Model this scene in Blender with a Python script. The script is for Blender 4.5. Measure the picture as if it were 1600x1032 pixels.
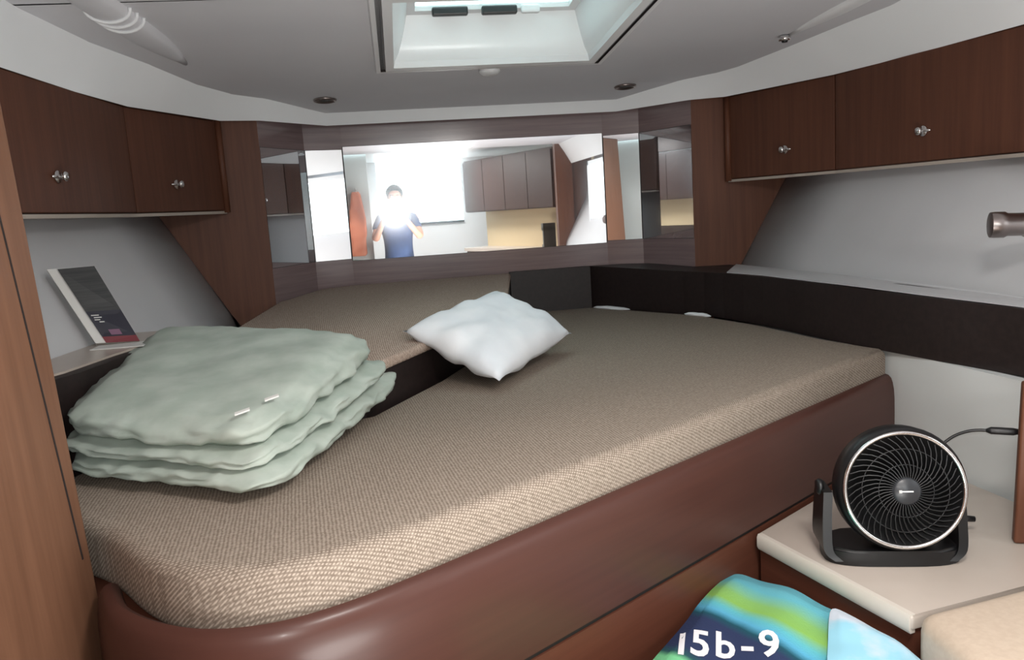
import bpy, bmesh, math, random
from mathutils import Vector, Matrix, noise
random.seed(7)
S = bpy.context.scene
COL = S.collection
for o in list(bpy.data.objects): bpy.data.objects.remove(o)

# ------------------------------------------------------------------ camera
cam = bpy.data.cameras.new('camera'); camo = bpy.data.objects.new('camera', cam); COL.objects.link(camo)
yaw, pitch, roll = (math.radians(a) for a in (7.72, 8.605, -3.707))
fw = Vector((math.sin(yaw)*math.cos(pitch), math.cos(yaw)*math.cos(pitch), -math.sin(pitch)))
rt = Vector((math.cos(yaw), -math.sin(yaw), 0)); up = rt.cross(fw)
R2 = rt*math.cos(roll)+up*math.sin(roll); U2 = -rt*math.sin(roll)+up*math.cos(roll)
m = Matrix((R2, U2, -fw)).transposed().to_4x4(); m.translation = (-.42, 0, 1.35)
camo.matrix_world = m
cam.sensor_fit = 'HORIZONTAL'; cam.sensor_width = 36; cam.lens = 36*1255/1600; cam.clip_start = .02
S.camera = camo
# ------------------------------------------------------------------ world, lights, exposure
W = bpy.data.worlds.new('world'); S.world = W; W.use_nodes = True
bg = W.node_tree.nodes['Background']; bg.inputs[0].default_value = (.80, .93, .95, 1); bg.inputs[1].default_value = 7
S.view_settings.view_transform = 'Standard'; S.view_settings.look = 'None'; S.view_settings.gamma = 1
S.view_settings.use_curve_mapping = False; S.view_settings.exposure = 0

def lamp(name, typ, loc, power, color, **k):
    l = bpy.data.lights.new(name, typ); l.energy = power; l.color = color
    for a, v in k.items(): setattr(l, a, v)
    o = bpy.data.objects.new(name, l); o.location = loc; COL.objects.link(o); return o
# phone flash beside the lens
fl = lamp('phone_flash', 'SPOT', (-.42, -.008, 1.372), 31, (1, .97, .93), spot_size=math.radians(150), spot_blend=.8, shadow_soft_size=.012)
fl.rotation_euler = (math.radians(80), 0, math.radians(-8))
# cabin and saloon ceiling lamps behind the photographer
lamp('cabin_ceiling_light', 'AREA', (.15, .55, 1.93), 24, (1, .95, .9), shape='DISK', size=.35)
lamp('saloon_ceiling_light', 'AREA', (.0, -1.7, 2.06), 60, (1, .97, .93), shape='SQUARE', size=.8)

ul = lamp('added_uplight', 'AREA', (.05, .35, .40), 40, (1, .98, .95), shape='SQUARE', size=.6); ul.rotation_euler = (math.radians(180), 0, 0)  # added uplight, out of view, stands in for light bounced onto the ceiling

# ------------------------------------------------------------------ materials
def mat(name, col, rough=.5, metal=0, coat=0, spec=.5, emit=None, es=0, trans=0, alpha=1):
    m = bpy.data.materials.new(name); m.use_nodes = True
    b = m.node_tree.nodes['Principled BSDF']
    b.inputs['Base Color'].default_value = (*col, 1); b.inputs['Roughness'].default_value = rough
    b.inputs['Metallic'].default_value = metal; b.inputs['Coat Weight'].default_value = coat
    b.inputs['Coat Roughness'].default_value = .15
    b.inputs['Specular IOR Level'].default_value = spec
    b.inputs['Transmission Weight'].default_value = trans; b.inputs['Alpha'].default_value = alpha
    if emit: b.inputs['Emission Color'].default_value = (*emit, 1); b.inputs['Emission Strength'].default_value = es
    return m
def s2l(c): return tuple((x/255/12.92 if x/255 <= .04045 else ((x/255+.055)/1.055)**2.4) for x in c)
def nd(m, t): return m.node_tree.nodes.new(t)
def lk(m, a, b): m.node_tree.links.new(a, b)
def noisy(m, c1, c2, scale=(1, 1, 1), ns=5, detail=5, bump=0, bdist=.002, lo=.35, hi=.65, rough=.5):
    """blend c1..c2 through a stretched noise in object space, optional bump"""
    b = m.node_tree.nodes['Principled BSDF']
    tc = nd(m, 'ShaderNodeTexCoord'); mp = nd(m, 'ShaderNodeMapping'); mp.inputs['Scale'].default_value = scale
    n = nd(m, 'ShaderNodeTexNoise'); n.inputs['Scale'].default_value = ns; n.inputs['Detail'].default_value = detail
    n.inputs['Roughness'].default_value = rough
    r = nd(m, 'ShaderNodeValToRGB'); r.color_ramp.elements[0].color = (*c1, 1); r.color_ramp.elements[1].color = (*c2, 1)
    r.color_ramp.elements[0].position = lo; r.color_ramp.elements[1].position = hi
    lk(m, tc.outputs['Object'], mp.inputs[0]); lk(m, mp.outputs[0], n.inputs[0]); lk(m, n.outputs[0], r.inputs[0])
    lk(m, r.outputs[0], b.inputs['Base Color'])
    if bump:
        bp = nd(m, 'ShaderNodeBump'); bp.inputs['Strength'].default_value = bump; bp.inputs['Distance'].default_value = bdist
        lk(m, n.outputs[0], bp.inputs['Height']); lk(m, bp.outputs[0], b.inputs['Normal'])
    return m
def wood(name, c1, c2, rough=.4, coat=.2, horiz=False, spec=.4):
    m = mat(name, c1, rough, coat=coat, spec=spec)
    sc = (28, 28, 1.2) if not horiz else (1.5, 1.5, 40)
    return noisy(m, s2l(c1), s2l(c2), sc, 1.6, 6, .05, .001, .3, .7, .6)
M = {}
M['locker'] = wood('locker_wood', (80, 50, 38), (96, 61, 46), .5, 0, spec=.25)
M['cherry'] = wood('bulkhead_wood', (88, 54, 39), (106, 67, 49), .5, 0, spec=.3)
M['saloon'] = wood('saloon_wood', (50, 34, 30), (62, 42, 36), .5, 0)
M['aft'] = mat('pale_aft_panel', s2l((196, 204, 202)), .5)
M['gloss'] = wood('gloss_laminate', (118, 102, 102), (138, 120, 120), .16, .7, True)
M['closet'] = wood('closet_wood', (96, 66, 49), (112, 79, 60), .5, .0, spec=.3)
M['rail'] = wood('rail_wood', (70, 43, 37), (76, 47, 40), .38, .05, True, .3)
M['rail2'] = wood('plinth_wood', (86, 50, 38), (96, 57, 43), .45, 0, True, .3)
M['band'] = noisy(mat('dark_leather', (.02, .015, .013), .5), s2l((28, 20, 19)), s2l((38, 28, 27)), (1, 1, 1), 60, 3, .15, .0008)
M['hull'] = noisy(mat('hull_liner', (.5, .5, .5), .5), s2l((194, 195, 198)), s2l((203, 204, 206)), ns=3, lo=.2, hi=.8)
M['headliner'] = noisy(mat('headliner_vinyl', (.4, .4, .4), .55), s2l((200, 201, 206)), s2l((210, 210, 214)), ns=2.2, lo=.2, hi=.8)
M['fascia'] = noisy(mat('white_fascia', (.7, .7, .7), .35, coat=.2), s2l((236, 240, 242)), s2l((242, 245, 247)), ns=2)
M['beige2'] = mat('pale_cream_edge', s2l((206, 198, 188)), .4)
M['beige'] = mat('beige_lipping', s2l((170, 160, 150)), .5)
M['liner'] = mat('pale_liner', s2l((214, 218, 217)), .45)
M['plastic'] = mat('white_plastic', s2l((222, 224, 226)), .3)
M['cream'] = noisy(mat('cream_gelcoat', (.6, .55, .5), .35, coat=.2), s2l((178, 167, 157)), s2l((188, 177, 167)), ns=3)
M['cream_vinyl'] = noisy(mat('cream_vinyl', (.6, .5, .4), .45), s2l((190, 172, 154)), s2l((197, 180, 162)), ns=90, bump=.05)
M['chrome'] = mat('chrome', (.75, .73, .72), .18, 1)
M['steel'] = mat('dark_steel', (.30, .26, .25), .3, 1)
M['black'] = mat('black_plastic', s2l((17, 17, 19)), .4)
M['dark'] = mat('dark_shadow_gap', s2l((26, 18, 16)), .7)
M['groove'] = M['dark']
M['tint'] = mat('tinted_acrylic', (.55, .66, .64), .08, trans=1)
M['pillow'] = noisy(mat('white_cotton', (.8, .8, .8), .85), s2l((226, 232, 238)), s2l((238, 242, 246)), ns=7, bump=.12, bdist=.004)
M['quilt'] = noisy(mat('pale_green_quilt', (.5, .6, .5), .8), s2l((164, 177, 167)), s2l((180, 191, 182)), ns=14, bump=.3, bdist=.004)
M['paper'] = mat('white_card', s2l((215, 215, 212)), .6)
M['red'] = mat('red_print', s2l((110, 28, 40)), .5)
M['navy'] = mat('navy_print', s2l((22, 24, 42)), .4)
M['slate'] = noisy(mat('slate_print', (.05, .05, .05), .4), s2l((50, 52, 54)), s2l((66, 68, 68)), (1, 1, 20), 9)
M['skin'] = noisy(mat('skin', (.7, .4, .3), .5), s2l((196, 142, 118)), s2l((208, 156, 130)), ns=9)
M['hair'] = noisy(mat('brown_hair', (.05, .03, .02), .5), s2l((42, 34, 32)), s2l((62, 50, 44)), (1, 1, 1), 60)
M['shirt'] = noisy(mat('navy_cloth', (.05, .08, .2), .8), s2l((46, 66, 104)), s2l((58, 80, 120)), ns=30, bump=.2)
M['trouser'] = noisy(mat('grey_cloth', (.1, .1, .1), .8), s2l((70, 72, 78)), s2l((84, 86, 92)), ns=30, bump=.2)
M['orange'] = noisy(mat('orange_nylon', (.8, .3, .1), .6), s2l((206, 122, 92)), s2l((222, 140, 108)), ns=12, bump=.3, bdist=.006)
M['curtain'] = noisy(mat('blue_curtain', (.05, .1, .2), .8), s2l((34, 52, 84)), s2l((48, 68, 104)), ns=12)
M['tan_wall'] = mat('tan_wall', s2l((206, 184, 148)), .6)
M['teak'] = wood('floor_teak', (110, 74, 50), (136, 96, 66), .4, .2, True)
# mirror: silver, with a faint film that blooms round bright lights
mm = bpy.data.materials.new('mirror_glass'); mm.use_nodes = True
b = mm.node_tree.nodes['Principled BSDF']; b.inputs['Base Color'].default_value = (.86, .88, .90, 1); b.inputs['Metallic'].default_value = 1
b.inputs['Roughness'].default_value = .01
g2 = nd(mm, 'ShaderNodeBsdfGlossy'); g2.inputs['Roughness'].default_value = .12; g2.inputs['Color'].default_value = (.85, .88, .92, 1)
mx = nd(mm, 'ShaderNodeMixShader'); mx.inputs[0].default_value = .10
lk(mm, b.outputs[0], mx.inputs[1]); lk(mm, g2.outputs[0], mx.inputs[2]); lk(mm, mx.outputs[0], mm.node_tree.nodes['Material Output'].inputs[0])
M['mirror'] = mm
# tweed upholstery: crossed fine waves
def tweed(name, c1, c2, sc=145):
    m = mat(name, c1, .9, spec=.2); bs = m.node_tree.nodes['Principled BSDF']
    tc = nd(m, 'ShaderNodeTexCoord')
    outs = []
    for dr_ in ((1, .12, -.8), (-.12, 1, .8)):
        wn = nd(m, 'ShaderNodeTexNoise'); wn.inputs['Scale'].default_value = 45; lk(m, tc.outputs['Object'], wn.inputs[0])
        ws = nd(m, 'ShaderNodeVectorMath'); ws.operation = 'MULTIPLY_ADD'; ws.inputs[1].default_value = (.003,)*3
        lk(m, wn.outputs[1], ws.inputs[0]); lk(m, tc.outputs['Object'], ws.inputs[2])
        dt = nd(m, 'ShaderNodeVectorMath'); dt.operation = 'DOT_PRODUCT'; dt.inputs[1].default_value = dr_
        lk(m, ws.outputs[0], dt.inputs[0])
        a_ = nd(m, 'ShaderNodeMath'); a_.operation = 'MULTIPLY'; a_.inputs[1].default_value = 2*math.pi*sc; lk(m, dt.outputs['Value'], a_.inputs[0])
        b_ = nd(m, 'ShaderNodeMath'); b_.operation = 'SINE'; lk(m, a_.outputs[0], b_.inputs[0])
        c_ = nd(m, 'ShaderNodeMath'); c_.operation = 'MULTIPLY_ADD'; c_.inputs[1].default_value = .5; c_.inputs[2].default_value = .5; lk(m, b_.outputs[0], c_.inputs[0]); outs.append(c_.outputs[0])
    mul = nd(m, 'ShaderNodeMath'); mul.operation = 'MULTIPLY'; lk(m, outs[0], mul.inputs[0]); lk(m, outs[1], mul.inputs[1])
    n = nd(m, 'ShaderNodeTexNoise'); n.inputs['Scale'].default_value = 140; n.inputs['Detail'].default_value = 3
    lk(m, tc.outputs['Object'], n.inputs[0])
    ad = nd(m, 'ShaderNodeMath'); ad.operation = 'MULTIPLY_ADD'; ad.inputs[1].default_value = .9
    lk(m, mul.outputs[0], ad.inputs[0])
    sb = nd(m, 'ShaderNodeMath'); sb.operation = 'SUBTRACT'; sb.inputs[1].default_value = .28; lk(m, n.outputs[0], sb.inputs[0])
    lk(m, sb.outputs[0], ad.inputs[2])
    r = nd(m, 'ShaderNodeValToRGB'); r.color_ramp.elements[0].color = (*s2l(c1), 1); r.color_ramp.elements[1].color = (*s2l(c2), 1)
    r.color_ramp.elements[0].position = .15; r.color_ramp.elements[1].position = .95
    lk(m, ad.outputs[0], r.inputs[0]); lk(m, r.outputs[0], bs.inputs['Base Color'])
    bp = nd(m, 'ShaderNodeBump'); bp.inputs['Strength'].default_value = .3; bp.inputs['Distance'].default_value = .001
    lk(m, ad.outputs[0], bp.inputs['Height']); lk(m, bp.outputs[0], bs.inputs['Normal'])
    return m
M['tweed'] = tweed('brown_tweed', (116, 104, 93), (172, 160, 147))
M['tweed2'] = tweed('tan_tweed', (136, 118, 106), (204, 187, 173), 150)

# ------------------------------------------------------------------ geometry helpers
def world_loc(o):
    v = Vector((0, 0, 0))
    while o: v += o.location; o = o.parent
    return v
def obj(name, bm, mt, parent=None, smooth=False, kind=None, label=None, auto=None):
    me = bpy.data.meshes.new(name)
    bmesh.ops.remove_doubles(bm, verts=bm.verts, dist=1e-6)
    bmesh.ops.recalc_face_normals(bm, faces=bm.faces)
    if parent: bmesh.ops.translate(bm, verts=bm.verts, vec=-world_loc(parent))
    if smooth or auto:
        for f in bm.faces: f.smooth = True
    if auto:
        for e in bm.edges:
            if len(e.link_faces) == 2 and e.calc_face_angle(0) > math.radians(auto): e.smooth = False
    bm.to_mesh(me); bm.free()
    for x in (mt if isinstance(mt, (list, tuple)) else [mt]): me.materials.append(x)
    o = bpy.data.objects.new(name, me); COL.objects.link(o)
    if parent: o.parent = parent
    if kind: o['kind'] = kind
    if label: o['label'] = label
    return o
def thing(name, label, cat, loc=(0, 0, 0), group=None):
    o = bpy.data.objects.new(name, None); COL.objects.link(o); o.location = loc; o.empty_display_size = .05
    o['label'] = label; o['category'] = cat
    if group: o['group'] = group
    return o
def struct(name, bm, mt, **k): return obj(name, bm, mt, kind='structure', **k)
def hexa(bm, c):
    v = [bm.verts.new(p) for p in c]
    for f in ((0, 3, 2, 1), (4, 5, 6, 7), (0, 1, 5, 4), (1, 2, 6, 5), (2, 3, 7, 6), (3, 0, 4, 7)): bm.faces.new([v[i] for i in f])
    return v
def box(bm, x0, x1, y0, y1, z0, z1):
    return hexa(bm, [(x0, y0, z0), (x1, y0, z0), (x1, y1, z0), (x0, y1, z0), (x0, y0, z1), (x1, y0, z1), (x1, y1, z1), (x0, y1, z1)])
def B(): return bmesh.new()
def bev(bm, w, seg=2):
    bmesh.ops.bevel(bm, geom=bm.edges[:], offset=w, segments=seg, profile=.5, affect='EDGES', clamp_overlap=True); return bm
def prism(bm, poly, z0, z1):
    """poly list of (x,y[,ztop]); flat bottom z0 and top z1 (z1 may be a function)"""
    f1 = z1 if callable(z1) else (lambda x, y: z1); f0 = z0 if callable(z0) else (lambda x, y: z0)
    a = [bm.verts.new((x, y, f0(x, y))) for x, y in poly]; t = [bm.verts.new((x, y, f1(x, y))) for x, y in poly]
    n = len(poly); fs = [bm.faces.new(a[::-1]), bm.faces.new(t)]
    for i in range(n): bm.faces.new((a[i], a[(i+1) % n], t[(i+1) % n], t[i]))
    return a, t
def slab(bm, quad, th, n):
    """thick panel: quad of 3D points (n points), pushed back by th along n"""
    n = Vector(n).normalized(); q = [Vector(p) for p in quad]; k = len(q)
    a = [bm.verts.new(p) for p in q]; c = [bm.verts.new(p+n*th) for p in q]
    bm.faces.new(a); bm.faces.new(c[::-1])
    for i in range(k): bm.faces.new((a[i], c[i], c[(i+1) % k], a[(i+1) % k]))
def vwall(bm, p, q, z0, z1, th):
    """vertical panel between plan points p,q; thickness th to the left of p->q"""
    p, q = Vector(p), Vector(q); d = (q-p).normalized(); n = Vector((-d.y, d.x))*th
    hexa(bm, [(p.x, p.y, z0), (q.x, q.y, z0), (q.x+n.x, q.y+n.y, z0), (p.x+n.x, p.y+n.y, z0),
              (p.x, p.y, z1), (q.x, q.y, z1), (q.x+n.x, q.y+n.y, z1), (p.x+n.x, p.y+n.y, z1)])
def sweep(bm, path, prof, closed_prof=True, caps=True):
    """path: plan points; prof: (offset to the right of travel, z)"""
    P = [Vector(p) for p in path]; rows = []
    for i, p in enumerate(P):
        d0 = (P[i]-P[i-1]).normalized() if i else (P[1]-P[0]).normalized()
        d1 = (P[i+1]-P[i]).normalized() if i < len(P)-1 else d0
        d = (d0+d1).normalized(); n = Vector((d.y, -d.x)); k = 1/max(.5, n.dot(Vector((d1.y, -d1.x))))
        rows.append([bm.verts.new((p.x+n.x*o*k, p.y+n.y*o*k, z)) for o, z in prof])
    m_ = len(prof)
    for a, c in zip(rows, rows[1:]):
        for j in range(m_ if closed_prof else m_-1): bm.faces.new((a[j], a[(j+1) % m_], c[(j+1) % m_], c[j]))
    if caps and closed_prof: bm.faces.new(rows[0][::-1]); bm.faces.new(rows[-1])
    return rows
def catmull(pts, n=6):
    P = [Vector(p) for p in pts]; out = []
    for i in range(len(P)-1):
        a, b_, c, d = P[max(0, i-1)], P[i], P[i+1], P[min(len(P)-1, i+2)]
        for k in range(n):
            t = k/n; out.append(.5*((2*b_)+(c-a)*t+(2*a-5*b_+4*c-d)*t*t+(3*b_-a-3*c+d)*t**3))
    out.append(P[-1]); return out
def tube(bm, pts, r, n=10, caps=True):
    P = [Vector(p) for p in pts]; rs = r if isinstance(r, (list, tuple)) else [r]*len(P); rows = []
    up_ = Vector((0, 0, 1)); d = (P[1]-P[0]).normalized()
    if abs(d.dot(up_)) > .9: up_ = Vector((1, 0, 0))
    u = d.cross(up_).normalized()
    for i, p in enumerate(P):
        d = ((P[i+1]-P[i]) if i < len(P)-1 else (P[i]-P[i-1])).normalized()
        if 0 < i < len(P)-1: d = ((P[i+1]-P[i]).normalized()+(P[i]-P[i-1]).normalized()).normalized()
        u = (u-d*u.dot(d)).normalized(); v = d.cross(u)
        rows.append([bm.verts.new(p+(u*math.cos(a)+v*math.sin(a))*rs[i]) for a in (2*math.pi*j/n for j in range(n))])
    for a, c in zip(rows, rows[1:]):
        for j in range(n): bm.faces.new((a[j], a[(j+1) % n], c[(j+1) % n], c[j]))
    if caps: bm.faces.new(rows[0][::-1]); bm.faces.new(rows[-1])
def lathe(bm, prof, o, axis, n=32, close=False):
    """prof: (r, t) along axis from o"""
    ax = Vector(axis).normalized(); t_ = Vector((0, 0, 1)) if abs(ax.z) < .9 else Vector((1, 0, 0))
    u = ax.cross(t_).normalized(); v = ax.cross(u); o = Vector(o); rows = []
    for r, t in prof:
        rows.append([bm.verts.new(o+ax*t+(u*math.cos(a)+v*math.sin(a))*max(r, 1e-5)) for a in (2*math.pi*j/n for j in range(n))])
    pr = list(zip(rows, rows[1:]))+([(rows[-1], rows[0])] if close else [])
    for a, c in pr:
        for j in range(n): bm.faces.new((a[j], a[(j+1) % n], c[(j+1) % n], c[j]))
    if not close:
        if prof[0][0] > 1e-4: bm.faces.new(rows[0][::-1])
        if prof[-1][0] > 1e-4: bm.faces.new(rows[-1])
def softbox(bm, c8, n=(16, 16, 6), rnd=.35, disp=None, belly=0):
    """rounded deformable slab from 8 corners (4 bottom, 4 top, both counter-clockwise)"""
    c = [Vector(p) for p in c8]; bm2 = bmesh.new(); V = {}
    nx, ny, nz = n
    def vert(i, j, k):
        key = (i, j, k)
        if key in V: return V[key]
        u, v, w = 2*i/nx-1, 2*j/ny-1, 2*k/nz-1
        # round the cube: blend to a superellipsoid
        L = (abs(u)**8+abs(v)**8+abs(w)**8)**(1/8)
        su = u/L if L > 1e-6 else u; sv = v/L if L > 1e-6 else v; sw = w/L if L > 1e-6 else w
        e = max(abs(u), abs(v)); r = rnd
        sw = sw*((1-r)+r*math.sqrt(max(0, 1-max(0, (e-.6)/.4)**2)))+0
        if belly: sw *= 1+belly*(1-u*u)*(1-v*v)
        pull = 1-.02*rnd*(w*w)
        su *= pull; sv *= pull
        a, b_, d = (su+1)/2, (sv+1)/2, (sw+1)/2
        p = (1-d)*((1-b_)*((1-a)*c[0]+a*c[1])+b_*((1-a)*c[3]+a*c[2]))+d*((1-b_)*((1-a)*c[4]+a*c[5])+b_*((1-a)*c[7]+a*c[6]))
        if disp: p = disp(p, u, v, w)
        V[key] = bm.verts.new(p); return V[key]
    for i in range(nx):
        for j in range(ny):
            for k, fl_ in ((0, 1), (nz, 0)):
                q = [vert(i, j, k), vert(i+1, j, k), vert(i+1, j+1, k), vert(i, j+1, k)]; bm.faces.new(q[::-1] if fl_ else q)
    for i in range(nx):
        for k in range(nz):
            for j in (0, ny): bm.faces.new([vert(i, j, k), vert(i+1, j, k), vert(i+1, j, k+1), vert(i, j, k+1)])
    for j in range(ny):
        for k in range(nz):
            for i in (0, nx): bm.faces.new([vert(i, j, k), vert(i, j+1, k), vert(i, j+1, k+1), vert(i, j, k+1)])
    bm2.free()
def mir(pts): return [(-p[0],)+tuple(p[1:]) for p in pts]

# ================================================================== SETTING
# plan of the forward end (right half); the left is its mirror image
A = (.64, 4.0); Jn = (.81, 3.94); Mi = (.967, 3.64); T = (1.11, 3.60)
LK = [(1.12, 3.595), (1.336, 3.05), (1.46, 2.2), (1.50, 1.3)]
ZC = lambda x, y: 2.127-.07*max(y, 1.6)
bm = B(); box(bm, -2.4, 2.6, -3.7, 4.2, -.05, 0); struct('floor', bm, M['teak'])
# forward wall: carcass behind the mirrors
bm = B(); vwall(bm, (A[0], 4.0), (-A[0], 4.0), 0, 1.145, -.04)
struct('wall_forward', bm, M['gloss'])
bm = B(); vwall(bm, (A[0], 4.0), (-A[0], 4.0), 1.693, 1.80, -.04); struct('trim_1', bm, M['gloss'])
bm = B(); vwall(bm, (A[0], 4.012), (-A[0], 4.012), 1.145, 1.693, -.03); struct('wall_forward_backing', bm, M['dark'])
bm.free() if False else None
def mirror_pane(p, q, z0, z1, nm, lab, side=1):
    p, q = Vector(p), Vector(q); d = (q-p).normalized()
    if side < 0: p, q = q, p; d = -d
    t = thing(nm, lab, 'mirror', ((p.x+q.x)/2, (p.y+q.y)/2, z0))
    b_ = B(); vwall(b_, p+d*.003, q-d*.003, z0+.002, z1-.002, .006); obj('mirror_pane', b_, M['mirror'], t)
    n = Vector((-d.y, d.x))
    b_ = B(); vwall(b_, p+n*.0065, q+n*.0065, z0, z1, .004); obj('mirror_backing', b_, M['black'], t)
    return t
mirror_pane((-A[0], 4.0), (A[0], 4.0), 1.145, 1.693, 'wall_mirror', 'wide rectangular mirror on the forward wall reflecting the photographer and flash')
SN = {1: 'right', -1: 'left'}
for s in (1, -1):
    f = (lambda p: (p[0]*s, p[1]))
    a, j, mi = f(A), f(Jn), f(Mi)
    pq = lambda p, q: (p, q) if s > 0 else (q, p)
    for z0, z1, nm in ((0, 1.155, 'trim_%d' % (2 if s > 0 else 3)), (1.680, 1.80, 'trim_%d' % (4 if s > 0 else 5))):
        bm = B(); vwall(bm, *pq(a, j), z0, z1, .03); vwall(bm, *pq(j, mi), z0, z1, .03); struct(nm, bm, M['gloss'])
    mirror_pane(*pq(a, j), 1.155, 1.680, 'corner_mirror', 'narrow upright mirror strip next to the %s edge of the wide mirror' % SN[s])
    mirror_pane(*pq(j, mi), 1.155, 1.680, 'corner_mirror', 'tall angled mirror on the %s corner beside the brown wood bulkhead' % SN[s])
    # wooden bulkhead reaching to the hull with its slanted lower edge
    dx = (T[0]-Mi[0]); dy = (T[1]-Mi[1]); yy = lambda x: Mi[1]+dy/dx*(x-Mi[0])*.5
    q = [(Mi[0], 0), (Mi[0], 1.80), (1.13, 1.80), (1.20, 1.80), (1.42, 1.45), (1.39, 1.40), (1.155, .97), (1.05, .80), (.98, 0)]
    bm = B(); slab(bm, [(x*s, yy(x), z) for x, z in q], .022, (0, 1, 0)); struct('wall_'+('starboard' if s > 0 else 'port')+'_bulkhead', bm, M['cherry'])
    # dark edge of the bulkhead against the hull
    # hull side
    HY = [3.66, 3.1, 2.57, 1.89, 1.2, .5, -.55]; X0 = [1.155, 1.21, 1.262, 1.33, 1.37, 1.39, 1.40]
    HZ = [.3, .83, .97, 1.2, 1.41, 1.8, 2.0]
    off = [-.06, -.035, 0, .12, .235, .34, .36]
    bm = B(); g = [[bm.verts.new((s*(x+o_), y, z)) for z, o_ in zip(HZ, off)] for x, y in zip(X0, HY)]
    for r0, r1 in zip(g, g[1:]):
        for k in range(len(HZ)-1): bm.faces.new((r0[k], r1[k], r1[k+1], r0[k+1]))
    h = struct('wall_'+SN[s], bm, M['hull'], smooth=True)
    sol = h.modifiers.new('solid', 'SOLIDIFY'); sol.thickness = .02; sol.offset = 1 if s > 0 else 1
    # rounded vertical post between mirrors and lockers
    bm = B(); tube(bm, [(s*1.118, 3.585, 1.41), (s*1.118, 3.585, 1.795)], .014, 12); struct('trim_%d' % (6 if s > 0 else 7), bm, M['cherry'], smooth=True)

bm = B(); box(bm, -1.95, 1.95, 4.10, 4.14, -.05, 2.25); struct('light_blocker_forward', bm, M['dark'])  # added dark panel, stops sky light leaking in behind the mirrors
for s in (1, -1):
    bm = B(); box(bm, min(s*1.92, s*1.96), max(s*1.92, s*1.96), -.56, 4.12, -.05, 2.25); struct('light_blocker_side', bm, M['dark'])  # unseen side panels, added to keep sky light out of the gaps
# fascia and ceiling
FO = [(.70, 3.94), (.955, 3.625), (1.105, 3.57), (1.236, 3.27), (1.33, 3.05), (1.40, 2.7), (1.455, 2.2), (1.49, 1.3), (1.5, -.55)]
FI = [(.695, 3.91), (.925, 3.60), (1.03, 3.50), (1.09, 3.40), (1.165, 3.12), (1.235, 2.82), (1.29, 2.62), (1.34, 1.3), (1.35, -.55)]
for s in (1, -1):
    pass
bm = B(); FOL = [(.70, 3.94), (.955, 3.625), (1.105, 3.57), (1.225, 3.27), (1.312, 3.05), (1.355, 2.7), (1.385, 2.2), (1.40, 1.3), (1.41, -.55)]; full_o = [(-x, y) for x, y in FOL[::-1]]+FO; full_i = [(-x, y) for x, y in [(.695, 3.91), (.925, 3.60), (1.03, 3.50), (1.12, 3.32), (1.20, 3.02), (1.30, 2.72), (1.36, 2.40), (1.375, 1.3), (1.38, -.55)][::-1]]+FI
lo = [bm.verts.new((x, y, 1.79)) for x, y in full_o]; lo2 = [bm.verts.new((x*.996, y-.006, 1.786)) for x, y in full_o]
hi = [bm.verts.new((x, y, ZC(x, y)+.004)) for x, y in full_i]
mid = [bm.verts.new((.5*xo+.5*xi, .5*yo+.5*yi, 1.79+.5*(ZC(xi, yi)-1.79))) for (xo, yo), (xi, yi) in zip(full_o, full_i)]
for i in range(len(lo)-1):
    bm.faces.new((lo[i], lo[i+1], lo2[i+1], lo2[i])); bm.faces.new((lo2[i], lo2[i+1], mid[i+1], mid[i])); bm.faces.new((mid[i], mid[i+1], hi[i+1], hi[i]))
fa = struct('trim_8', bm, M['fascia'], auto=60)
# headliner with the hatch opening
hx, hy0, hy1 = .40, 2.38, 3.17
bm = B()
def cq(x0, x1, y0, y1):
    bm.faces.new([bm.verts.new((x, y, ZC(x, y))) for x, y in ((x0, y0), (x0, y1), (x1, y1), (x1, y0))])
for y0, y1 in ((-.55, 1.6), (1.6, hy0), (hy1, 4.12)): cq(-1.93, 1.93, y0, y1)
cq(-1.93, -hx, hy0, hy1); cq(hx, 1.93, hy0, hy1)
c = struct('ceiling', bm, M['headliner']); sol = c.modifiers.new('solid', 'SOLIDIFY'); sol.thickness = .02; sol.offset = -1

# deck hatch in the ceiling
ht = thing('deck_hatch', 'white framed square deck hatch in the middle of the ceiling', 'hatch', (0, 2.8, 1.93))
def rect_ring(bm, a, b_, za, zb):
    """a,b: (x half, y0, y1)"""
    P = lambda r, z: [bm.verts.new((x, y, z(x, y))) for x, y in ((-r[0], r[1]), (r[0], r[1]), (r[0], r[2]), (-r[0], r[2]))]
    p, q = P(a, za), P(b_, zb)
    for i in range(4): bm.faces.new((p[i], p[(i+1) % 4], q[(i+1) % 4], q[i]))
zc = lambda d: (lambda x, y: ZC(x, y)+d)
bm = B(); o_ = (.445, 2.335, 3.225); i_ = (.385, 2.40, 3.155); 
rect_ring(bm, o_, (.440, 2.34, 3.22), zc(-.001), zc(-.010)); rect_ring(bm, (.440, 2.34, 3.22), (.425, 2.355, 3.205), zc(-.010), zc(-.010))
obj('outer_trim', bm, M['plastic'], ht)
bm = B(); rect_ring(bm, (.4245, 2.356, 3.204), (.4245, 2.356, 3.204), zc(-.009), zc(.008)); rect_ring(bm, (.4245, 2.356, 3.204), (.41, 2.37, 3.19), zc(.0), zc(.0)); obj('shadow_gap', bm, M['groove'], ht)
bm = B(); rect_ring(bm, (.41, 2.37, 3.19), (.405, 2.375, 3.185), zc(.001), zc(-.014)); rect_ring(bm, (.405, 2.375, 3.185), (.375, 2.41, 3.145), zc(-.014), zc(-.012))
rect_ring(bm, (.375, 2.41, 3.145), (.37, 2.415, 3.14), zc(-.012), zc(.01)); obj('inner_trim', bm, M['plastic'], ht)
bm = B(); prev = (.37, 2.415, 3.14); pz = .01
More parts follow.
